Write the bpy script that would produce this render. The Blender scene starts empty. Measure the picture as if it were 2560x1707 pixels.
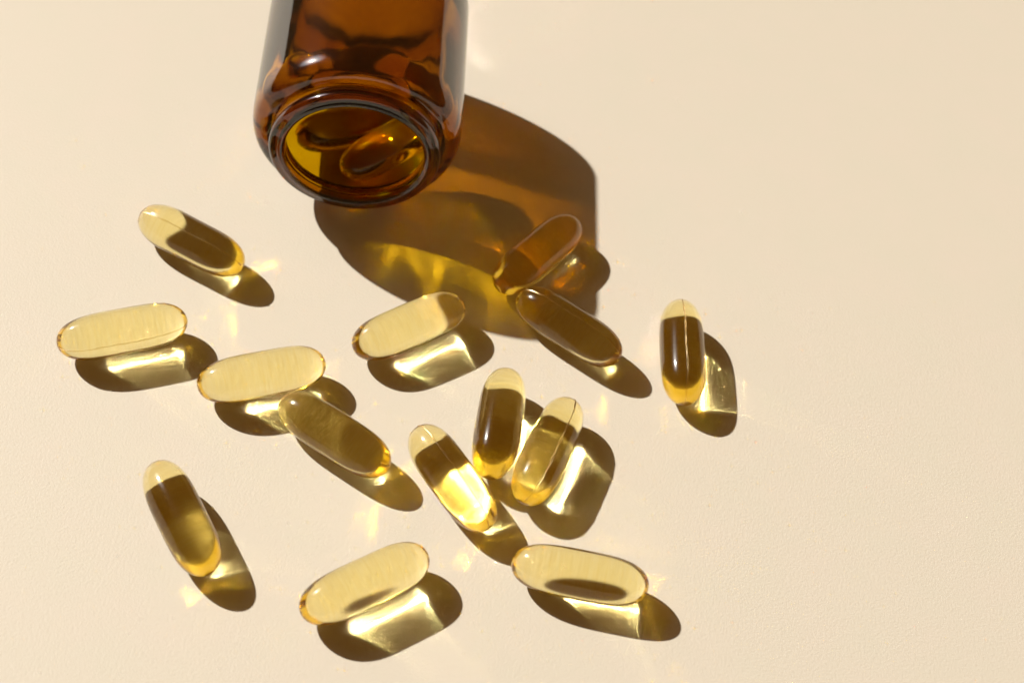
import bpy, bmesh, math, random
import numpy as np
from mathutils import Matrix, Vector

# ------------------------------------------------------------------ camera, world, sun, exposure
# one Blender unit = 1 cm
scene = bpy.context.scene
C = scene.collection
scene.unit_settings.system = 'METRIC'
scene.unit_settings.scale_length = 0.01

PITCH, ROLL, DIST, FPX = 0.90417762, 0.13536022, 33.5181558, 4178.53
SUN = Vector((1.13100823, -0.69545132, -1.0)).normalized()      # the way the sunlight travels

def set_camera():
    ce, se = math.cos(PITCH), math.sin(PITCH)
    pos = Vector((0, -DIST*ce, DIST*se))
    fw = Vector((0, ce, -se)); r0 = Vector((1, 0, 0)); u0 = Vector((0, se, ce))
    c, s = math.cos(ROLL), math.sin(ROLL)
    rt = c*r0 + s*u0; up = -s*r0 + c*u0
    cam = bpy.data.cameras.new('camera'); o = bpy.data.objects.new('camera', cam); C.objects.link(o)
    m = Matrix((rt, up, -fw)).transposed().to_4x4(); m.translation = pos
    o.matrix_world = m
    cam.sensor_fit = 'HORIZONTAL'; cam.sensor_width = 36.0
    cam.lens = FPX/2560.0*36.0
    cam.clip_start = 0.5; cam.clip_end = 1000
    cam.dof.use_dof = True
    cam.dof.focus_distance = 31.6
    cam.dof.aperture_fstop = 0.17          # units are cm, so this is a 3.5 mm wide aperture
    cam.dof.aperture_blades = 7
    scene.camera = o
set_camera()

W = bpy.data.worlds.new('World'); scene.world = W; W.use_nodes = True
# dim warm room, with the cool bright window the sun comes through
def set_world():
    nt = W.node_tree; bg = nt.nodes['Background']
    tc = nt.nodes.new('ShaderNodeTexCoord')
    dot = nt.nodes.new('ShaderNodeVectorMath'); dot.operation = 'DOT_PRODUCT'
    dot.inputs[1].default_value = tuple(-SUN)
    nt.links.new(tc.outputs['Generated'], dot.inputs[0])
    mr = nt.nodes.new('ShaderNodeMapRange'); mr.interpolation_type = 'SMOOTHSTEP'
    mr.inputs['From Min'].default_value = math.cos(math.radians(13)); mr.inputs['From Max'].default_value = math.cos(math.radians(3))
    nt.links.new(dot.outputs['Value'], mr.inputs['Value'])
    mx = nt.nodes.new('ShaderNodeMix'); mx.data_type = 'RGBA'
    mx.inputs[6].default_value = (0.108, 0.0540, 0.0138, 1)
    mx.inputs[7].default_value = (1.9, 2.0, 2.2, 1)
    nt.links.new(mr.outputs[0], mx.inputs[0])
    nt.links.new(mx.outputs[2], bg.inputs['Color'])
    bg.inputs['Strength'].default_value = 1.0
set_world()

sl = bpy.data.lights.new('sun', 'SUN'); so = bpy.data.objects.new('sun', sl); C.objects.link(so)
sl.energy = 4.7; sl.angle = math.radians(0.9); sl.color = (1.0, 0.94, 0.84)
so.rotation_euler = SUN.to_track_quat('-Z', 'Y').to_euler()
so.location = -SUN*60

scene.view_settings.view_transform = 'Standard'
scene.view_settings.look = 'None'
scene.view_settings.exposure = 0.31
scene.view_settings.gamma = 1.0

cy = scene.cycles
cy.max_bounces = 20; cy.transmission_bounces = 20; cy.glossy_bounces = 12; cy.diffuse_bounces = 3
cy.transparent_max_bounces = 16; cy.volume_bounces = 1
cy.caustics_refractive = True; cy.caustics_reflective = True      # the light the gel and the glass throw on the paper
cy.blur_glossy = 0.0
cy.sample_clamp_indirect = 0.0
cy.use_denoising = True
cy.denoiser = 'OPENIMAGEDENOISE'
cy.use_adaptive_sampling = False
# path guiding finds the small bright sun through the capsules
prefs = bpy.context.preferences
prefs.view.show_developer_ui = True
prefs.experimental.use_cycles_debug = True
cy.use_guiding = True; cy.use_surface_guiding = True; cy.use_volume_guiding = False
cy.guiding_training_samples = 128
cy.use_guiding_direct_light = False
cy.guiding_distribution_type = 'DIRECTIONAL_QUAD_TREE'
cy.guiding_directional_sampling_type = 'MIS'
cy.surface_guiding_probability = 0.93

# ------------------------------------------------------------------ helpers
def tag(o, label=None, cat=None, group=None, kind=None):
    if label: o['label'] = label
    if cat: o['category'] = cat
    if group: o['group'] = group
    if kind: o['kind'] = kind
    return o

def grid_mesh(name, rows, smooth=True, cap_ends=False):
    """rows: list of rings (same length, closed); poles given as rings of one point."""
    verts, idx, faces = [], [], []
    for r in rows:
        idx.append(list(range(len(verts), len(verts)+len(r)))); verts += [tuple(p) for p in r]
    for a, b in zip(idx[:-1], idx[1:]):
        n = max(len(a), len(b))
        for i in range(n):
            j = (i+1) % n
            if len(a) == 1: faces.append((a[0], b[j], b[i]))
            elif len(b) == 1: faces.append((a[i], a[j], b[0]))
            else: faces.append((a[i], a[j], b[j], b[i]))
    me = bpy.data.meshes.new(name); me.from_pydata(verts, [], faces); me.update()
    bm = bmesh.new(); bm.from_mesh(me); bmesh.ops.recalc_face_normals(bm, faces=bm.faces); bm.to_mesh(me); bm.free()
    if smooth: me.polygons.foreach_set('use_smooth', [True]*len(me.polygons))
    return me

def material(name):
    m = bpy.data.materials.new(name); m.use_nodes = True
    nt = m.node_tree; nt.nodes.clear()
    out = nt.nodes.new('ShaderNodeOutputMaterial')
    return m, nt, out

def glass_mat(name, tint, alpha, ior, soft=0.12, ripple=None, gloss_ior=None, rough=0.0, streak=None):
    """Refracting body (tinted where light crosses the surface, absorbing inside) under a mostly sharp, slightly smudged gloss."""
    m, nt, out = material(name)
    N, L = nt.nodes.new, nt.links.new
    rf = N('ShaderNodeBsdfRefraction'); rf.inputs['Color'].default_value = (*tint, 1)
    rf.inputs['Roughness'].default_value = rough; rf.inputs['IOR'].default_value = ior
    g1 = N('ShaderNodeBsdfGlossy'); g1.inputs['Roughness'].default_value = 0.03; g1.inputs['Color'].default_value = (1, 1, 1, 1)
    g2 = N('ShaderNodeBsdfGlossy'); g2.inputs['Roughness'].default_value = 0.2; g2.inputs['Color'].default_value = (1, 1, 1, 1)
    gm = N('ShaderNodeMixShader'); gm.inputs[0].default_value = soft
    L(g1.outputs[0], gm.inputs[1]); L(g2.outputs[0], gm.inputs[2])
    fr = N('ShaderNodeFresnel'); fr.inputs['IOR'].default_value = gloss_ior or ior
    mx = N('ShaderNodeMixShader'); L(fr.outputs[0], mx.inputs[0]); L(rf.outputs[0], mx.inputs[1]); L(gm.outputs[0], mx.inputs[2])
    L(mx.outputs[0], out.inputs['Surface'])
    if ripple:
        sc, st, dist = ripple
        tc = N('ShaderNodeTexCoord'); mp = N('ShaderNodeMapping'); mp.inputs['Scale'].default_value = sc
        oi = N('ShaderNodeObjectInfo'); ad = N('ShaderNodeVectorMath'); ad.operation = 'ADD'
        mu = N('ShaderNodeMath'); mu.operation = 'MULTIPLY'; mu.inputs[1].default_value = 40.0
        L(oi.outputs['Random'], mu.inputs[0])
        L(tc.outputs['Object'], mp.inputs['Vector']); L(mp.outputs[0], ad.inputs[0]); L(mu.outputs[0], ad.inputs[1])
        nz = N('ShaderNodeTexNoise'); nz.inputs['Scale'].default_value = 1.0; nz.inputs['Detail'].default_value = 3.0
        L(ad.outputs[0], nz.inputs['Vector'])
        if streak:                            # faint bands of thicker gel across the capsule
            ramp = N('ShaderNodeMapRange'); ramp.inputs['From Min'].default_value = 0.38; ramp.inputs['From Max'].default_value = 0.66
            cm = N('ShaderNodeMix'); cm.data_type = 'RGBA'; cm.inputs[6].default_value = (*tint, 1); cm.inputs[7].default_value = (*streak, 1)
            L(nz.outputs['Fac'], ramp.inputs['Value']); L(ramp.outputs[0], cm.inputs[0]); L(cm.outputs[2], rf.inputs['Color'])
        bp = N('ShaderNodeBump'); bp.inputs['Strength'].default_value = st; bp.inputs['Distance'].default_value = dist
        L(nz.outputs['Fac'], bp.inputs['Height'])
        for n in (rf, g1, g2, fr): L(bp.outputs[0], n.inputs['Normal'])
    if alpha:
        d = max(alpha)*1.0001
        v = N('ShaderNodeVolumeAbsorption'); v.inputs['Color'].default_value = (*[1-a/d for a in alpha], 1)
        v.inputs['Density'].default_value = d
        L(v.outputs[0], out.inputs['Volume'])
    return m

# ------------------------------------------------------------------ the paper
def paper_mat():
    m, nt, out = material('cream_paper')
    N, L = nt.nodes.new, nt.links.new
    b = N('ShaderNodeBsdfPrincipled')
    b.inputs['Roughness'].default_value = 0.6
    b.inputs['Specular IOR Level'].default_value = 0.5
    tc = N('ShaderNodeTexCoord')
    # faint warm and cool mottling of the stock
    n1 = N('ShaderNodeTexNoise'); n1.inputs['Scale'].default_value = 0.9; n1.inputs['Detail'].default_value = 5.0
    L(tc.outputs['Object'], n1.inputs['Vector'])
    mx = N('ShaderNodeMix'); mx.data_type = 'RGBA'
    mx.inputs[6].default_value = (0.650, 0.617, 0.517, 1); mx.inputs[7].default_value = (0.684, 0.615, 0.532, 1)
    L(n1.outputs['Fac'], mx.inputs[0]); L(mx.outputs[2], b.inputs['Base Color'])
    # paper tooth
    n2 = N('ShaderNodeTexNoise'); n2.inputs['Scale'].default_value = 20.0; n2.inputs['Detail'].default_value = 6.0; n2.inputs['Roughness'].default_value = 0.65
    L(tc.outputs['Object'], n2.inputs['Vector'])
    bp = N('ShaderNodeBump'); bp.inputs['Strength'].default_value = 0.37; bp.inputs['Distance'].default_value = 0.020
    L(n2.outputs['Fac'], bp.inputs['Height']); L(bp.outputs[0], b.inputs['Normal'])
    L(b.outputs[0], out.inputs['Surface'])
    return m
me = bpy.data.meshes.new('paper_sheet')
S = 90
me.from_pydata([(-S,-S,0),(S,-S,0),(S,S,0),(-S,S,0)], [], [(0,1,2,3)]); me.update()
paper = bpy.data.objects.new('paper_sheet', me); C.objects.link(paper)
me.materials.append(paper_mat())
tag(paper, kind='structure')

# ------------------------------------------------------------------ capsules
R, LC = 0.44611108, 1.25
gel = glass_mat('golden_gel', (1, 1, 1), (0.0, 0.125, 0.92), 1.47, 0.12, ((26, 2.5, 2.5), 0.10, 0.01), rough=0.15, streak=(0.985, 0.965, 0.89))

def capsule_r(u): return R*math.sqrt(max(0, 1-abs(u)**4))
def capsule_mesh(name, length=1.0, seed=0.0):
    """Oblong softgel along local x resting on z = 0, very slightly lumpy as soft gel is."""
    rows, n, k = [], 81, 96
    for i in range(n):
        u = -math.cos(math.pi*i/(n-1)); r = capsule_r(u)
        if i in (0, n-1): rows.append([(u*LC*length, 0, R)]); continue
        ring = []
        for j in range(k):
            a = 2*math.pi*j/k
            rr = r*(1+0.006*math.sin(2*a+2.1*u+seed)+0.004*math.sin(3*a-3.7*u+2*seed)+0.004*math.sin(5.3*u+3*seed))
            ring.append((u*LC*length, rr*math.cos(a), R+rr*math.sin(a)))
        rows.append(ring)
    return grid_mesh(name, rows)

def seam_mesh(length, ang, rng):
    """The raised weld line of a softgel: a thin closed rib laid on the skin at angle ang round the axis."""
    rows = []
    p1, p2 = rng.uniform(0, 6), rng.uniform(0, 6)
    for i in range(70):
        t = -0.994+1.988*i/69; u = math.sin(t*math.pi/2)
        r = capsule_r(u)
        a0 = ang+0.016*math.sin(7*u+p1)+0.007*math.sin(29*u+p2)
        w = 0.013+0.004*math.sin(17*u+p2); h = 0.009+0.004*math.sin(23*u+p1)
        ring = []
        for q in range(8):
            b = 2*math.pi*q/8
            da = w*math.cos(b)/max(r, 0.12); rr = r+0.003+h*0.5*(1+math.sin(b))
            ring.append((u*LC*length, rr*math.cos(a0+da), R+rr*math.sin(a0+da)))
        rows.append(ring)
    return grid_mesh('seam', rows)

def seam_mat():
    m, nt, out = material('seam_gel')
    N, L = nt.nodes.new, nt.links.new
    t = N('ShaderNodeBsdfTransparent'); t.inputs['Color'].default_value = (0.98, 0.94, 0.82, 1)
    g = N('ShaderNodeBsdfGlossy'); g.inputs['Roughness'].default_value = 0.28; g.inputs['Color'].default_value = (1, 0.95, 0.85, 1)
    fr = N('ShaderNodeFresnel'); fr.inputs['IOR'].default_value = 1.5
    mx = N('ShaderNodeMixShader'); L(fr.outputs[0], mx.inputs[0]); L(t.outputs[0], mx.inputs[1]); L(g.outputs[0], mx.inputs[2])
    L(mx.outputs[0], out.inputs['Surface'])
    return m
weld = seam_mat()

CAPS = {'A': (-6.712, 1.105, -0.415, 0.999), 'B': (-7.483, -1.402, 0.421, 1.004), 'C': (-4.652, -1.967, 0.407, 0.994),
 'D': (-3.062, -3.109, -0.505, 1.009), 'E': (-2.053, -0.321, 0.655, 0.985), 'F': (0.283, 2.007, 0.979, 1.008),
 'G': (1.079, 0.214, -0.542, 0.992), 'H': (3.372, -0.024, -1.485, 0.998), 'I': (-0.037, -2.337, 1.545, 0.997),
 'J': (0.944, -2.818, 1.301, 1.006), 'K': (-0.762, -3.705, -0.884, 1.0), 'L': (-5.432, -5.323, -0.963, 1.004),
 'M': (-1.985, -6.145, 0.652, 1.005), 'N': (1.763, -5.389, -0.062, 0.996)}
# offset of the weld line from the side that faces the camera, in radians round the axis
SEAM = {'A': -0.25, 'B': 0.55, 'G': -0.6, 'H': -0.2, 'J': 0.3, 'K': -0.35}
def view_angle(x, y, th, z=0.45):
    w = scene.camera.matrix_world.translation-Vector((x, y, z))
    return math.atan2(w.z, w.dot(Vector((-math.sin(th), math.cos(th), 0))))
LABEL = {
 'A': 'half dark golden softgel capsule lying closest to the left of the bottle mouth',
 'B': 'pale yellow softgel capsule nearest the left edge of the photo',
 'C': 'pale yellow softgel capsule whose shadow is overlapped by the end of an olive brown capsule',
 'D': 'olive brown softgel capsule whose upper left end covers the shadow of a pale capsule',
 'E': 'pale yellow softgel capsule lying against the lower edge of the bottle shadow',
 'F': 'amber softgel capsule with an orange stripe, lying wholly inside the bottle shadow',
 'G': 'dark brown gold softgel capsule with only its upper left end in the bottle shadow',
 'H': 'dark golden softgel capsule lying alone farthest to the right, pointing up the photo',
 'I': 'dark golden softgel capsule with a pale tip, middle one of the tight cluster of three',
 'J': 'golden softgel capsule with a seam along it, rightmost of the tight cluster of three',
 'K': 'golden softgel capsule with a glaring white lower half, leftmost of the tight cluster of three',
 'L': 'dark golden softgel capsule with a pale upper tip, lying alone at the lower left',
 'M': 'pale yellow softgel capsule tilted up to the right, nearest the bottom edge of the photo',
 'N': 'pale yellow softgel capsule with a dark streak, lying nearly level below the cluster of three',
 'P': 'amber softgel capsule inside the bottle, right behind its open mouth',
 'Q': 'amber softgel capsule inside the bottle, behind and left of the one at its mouth',
 'T': 'amber softgel capsule deepest inside the bottle, dim behind the other two'}
rng = random.Random(4)
def add_capsule(key, x, y, th, ls, tilt=0.0, zc=None):
    """zc: height of the middle of a capsule that does not lie on the paper."""
    sd = SEAM.get(key)
    me = capsule_mesh('softgel_capsule', ls, rng.uniform(0, 6)); me.materials.append(gel)
    o = bpy.data.objects.new('softgel_capsule', me); C.objects.link(o)
    rot = Matrix.Rotation(th, 4, 'Z') @ Matrix.Rotation(-tilt, 4, 'Y')
    loc = Vector((x, y, 0.004)) if zc is None else Vector((x, y, zc))-rot.to_3x3() @ Vector((0, 0, R))
    o.matrix_world = Matrix.Translation(loc) @ rot
    if sd is not None:
        sm = seam_mesh(ls, view_angle(x, y, th)+sd, rng); sm.materials.append(weld)
        c = bpy.data.objects.new('seam', sm); C.objects.link(c); c.parent = o
    return tag(o, LABEL[key], 'capsule', 'softgel capsules spilled from the bottle' if zc is None else 'softgel capsules still in the bottle')
for key, (x, y, th, ls) in CAPS.items(): add_capsule(key, x, y, th, ls)
add_capsule('P', -3.02, 3.94, 0.5, 1.0, 0.4, 1.10)
add_capsule('Q', -4.07, 4.54, 0.65, 1.0, -0.2, 0.79)
add_capsule('T', -4.37, 5.84, 0.5, 1.0, -0.1, 1.06)

# ------------------------------------------------------------------ bottle
amber = glass_mat('amber_glass', (0.99, 0.91, 0.18), (3.3, 6.1, 22.0), 1.52, 0.08, None, 1.7, 0.11)
def bottle():
    yaw, lx, ly, RB, L, SH = -1.487, -3.635, 2.535, 2.13, 4.75, 1.15
    ZS = 0.94                                # the moulded bottle is a touch oval and lies on its flatter side
    # outer profile from base centre to lip, then inner profile back: (s along axis, r)
    P = [(0.32, 0.0), (0.30, 0.4), (0.24, 0.8), (0.14, 1.2), (0.03, 1.5), (0.0, 1.6)]
    for t in np.linspace(0, 1, 9)[1:]:
        a = t*math.pi/2; P.append((0.28-0.28*math.cos(a), RB-0.283+0.283*math.sin(a)))
    s1 = L-SH
    for t in np.linspace(0, 1, 6)[1:]: P.append((0.28+(s1-0.28)*t, RB))
    ext = SH-0.42
    for t in np.linspace(0, 1, 19)[1:]:
        a = t*math.pi/2; P.append((s1+math.sin(a)**(2/3.3)*ext, RB-(RB-1.60)*(1-math.cos(a)**(2/3.3))))
    ext_end = len(P)
    for t in np.linspace(0, 1, 7)[1:]: P.append((L-0.42+0.08*t, 1.575+0.025*math.sin(math.pi*(1-t)*0.5)*(1-t)))
    for t in np.linspace(0, 1, 13):
        a = math.pi*t; P.append((L-0.31+0.14*(1-math.cos(a)), 1.56+0.17*math.sin(a)**0.5))
    for t in np.linspace(0, 1, 9)[1:]:
        a = t*math.pi/2; P.append((L-0.03+0.03*math.cos(a*2-math.pi/2), 1.56-0.13*t))
    P += [(L-0.06, 1.405), (L-0.15, 1.395), (L-0.3, 1.39), (L-0.42, 1.40)]
    for t in np.linspace(0, 1, 13)[1:]:
        a = (1-t)*math.pi/2; P.append((s1-0.08+math.sin(a)**(2/2.5)*(ext+0.02), 2.01-(2.01-1.41)*(1-math.cos(a)**(2/2.5))))
    for t in np.linspace(0, 1, 6)[1:]: P.append((s1-0.08+(0.55-s1+0.08)*t, 2.01))
    for t in np.linspace(0, 1, 7)[1:]:
        a = t*math.pi/2; P.append((0.55-0.25*math.sin(a), 1.76+0.25*math.cos(a)))
    P += [(0.33, 1.3), (0.42, 0.8), (0.49, 0.4), (0.51, 0)]
    k = 160
    rows = []
    inner = max(range(len(P)), key=lambda i: P[i][0])
    def wave(i, s, a):                       # moulded glass: the inside of the wall is uneven
        if i < inner+6: return 0.0
        low = 0.016*math.sin(2*a+0.6*s+0.4)+0.008*math.sin(4*a-1.1*s+1.7)+0.008*math.sin(1.9*s+2*a)
        fine = 0.007*math.sin(11*a+2.3*s)+0.006*math.sin(6.1*s+5*a)+0.006*math.sin(19*a-3*s)+0.004*math.sin(31*a+5*s)
        near = min(1, max(0.12, (s-(L-2.3))/0.7))            # ripples are strongest towards the neck
        return (low+fine*near)*min(1, (L-0.3-s)/0.6)*min(1, max(0, P[i][1]-0.7)/0.6)
    for i, (s, r) in enumerate(P):
        if r == 0: rows.append([(s-L, 0, RB*ZS)]); continue
        ring = []
        for j in range(k):
            a = 2*math.pi*j/k; rr = r+wave(i, s, a)
            ring.append((s-L, rr*math.cos(a), (RB+rr*math.sin(a))*ZS))
        rows.append(ring)
    me = grid_mesh('glass_bottle', rows); me.materials.append(amber)
    root = bpy.data.objects.new('glass_bottle', me); C.objects.link(root)
    root.location = (lx, ly, 0.003); root.rotation_euler = (0, 0, yaw)
    tag(root, 'amber glass bottle lying on its side with its open mouth forward', 'bottle')
bottle()
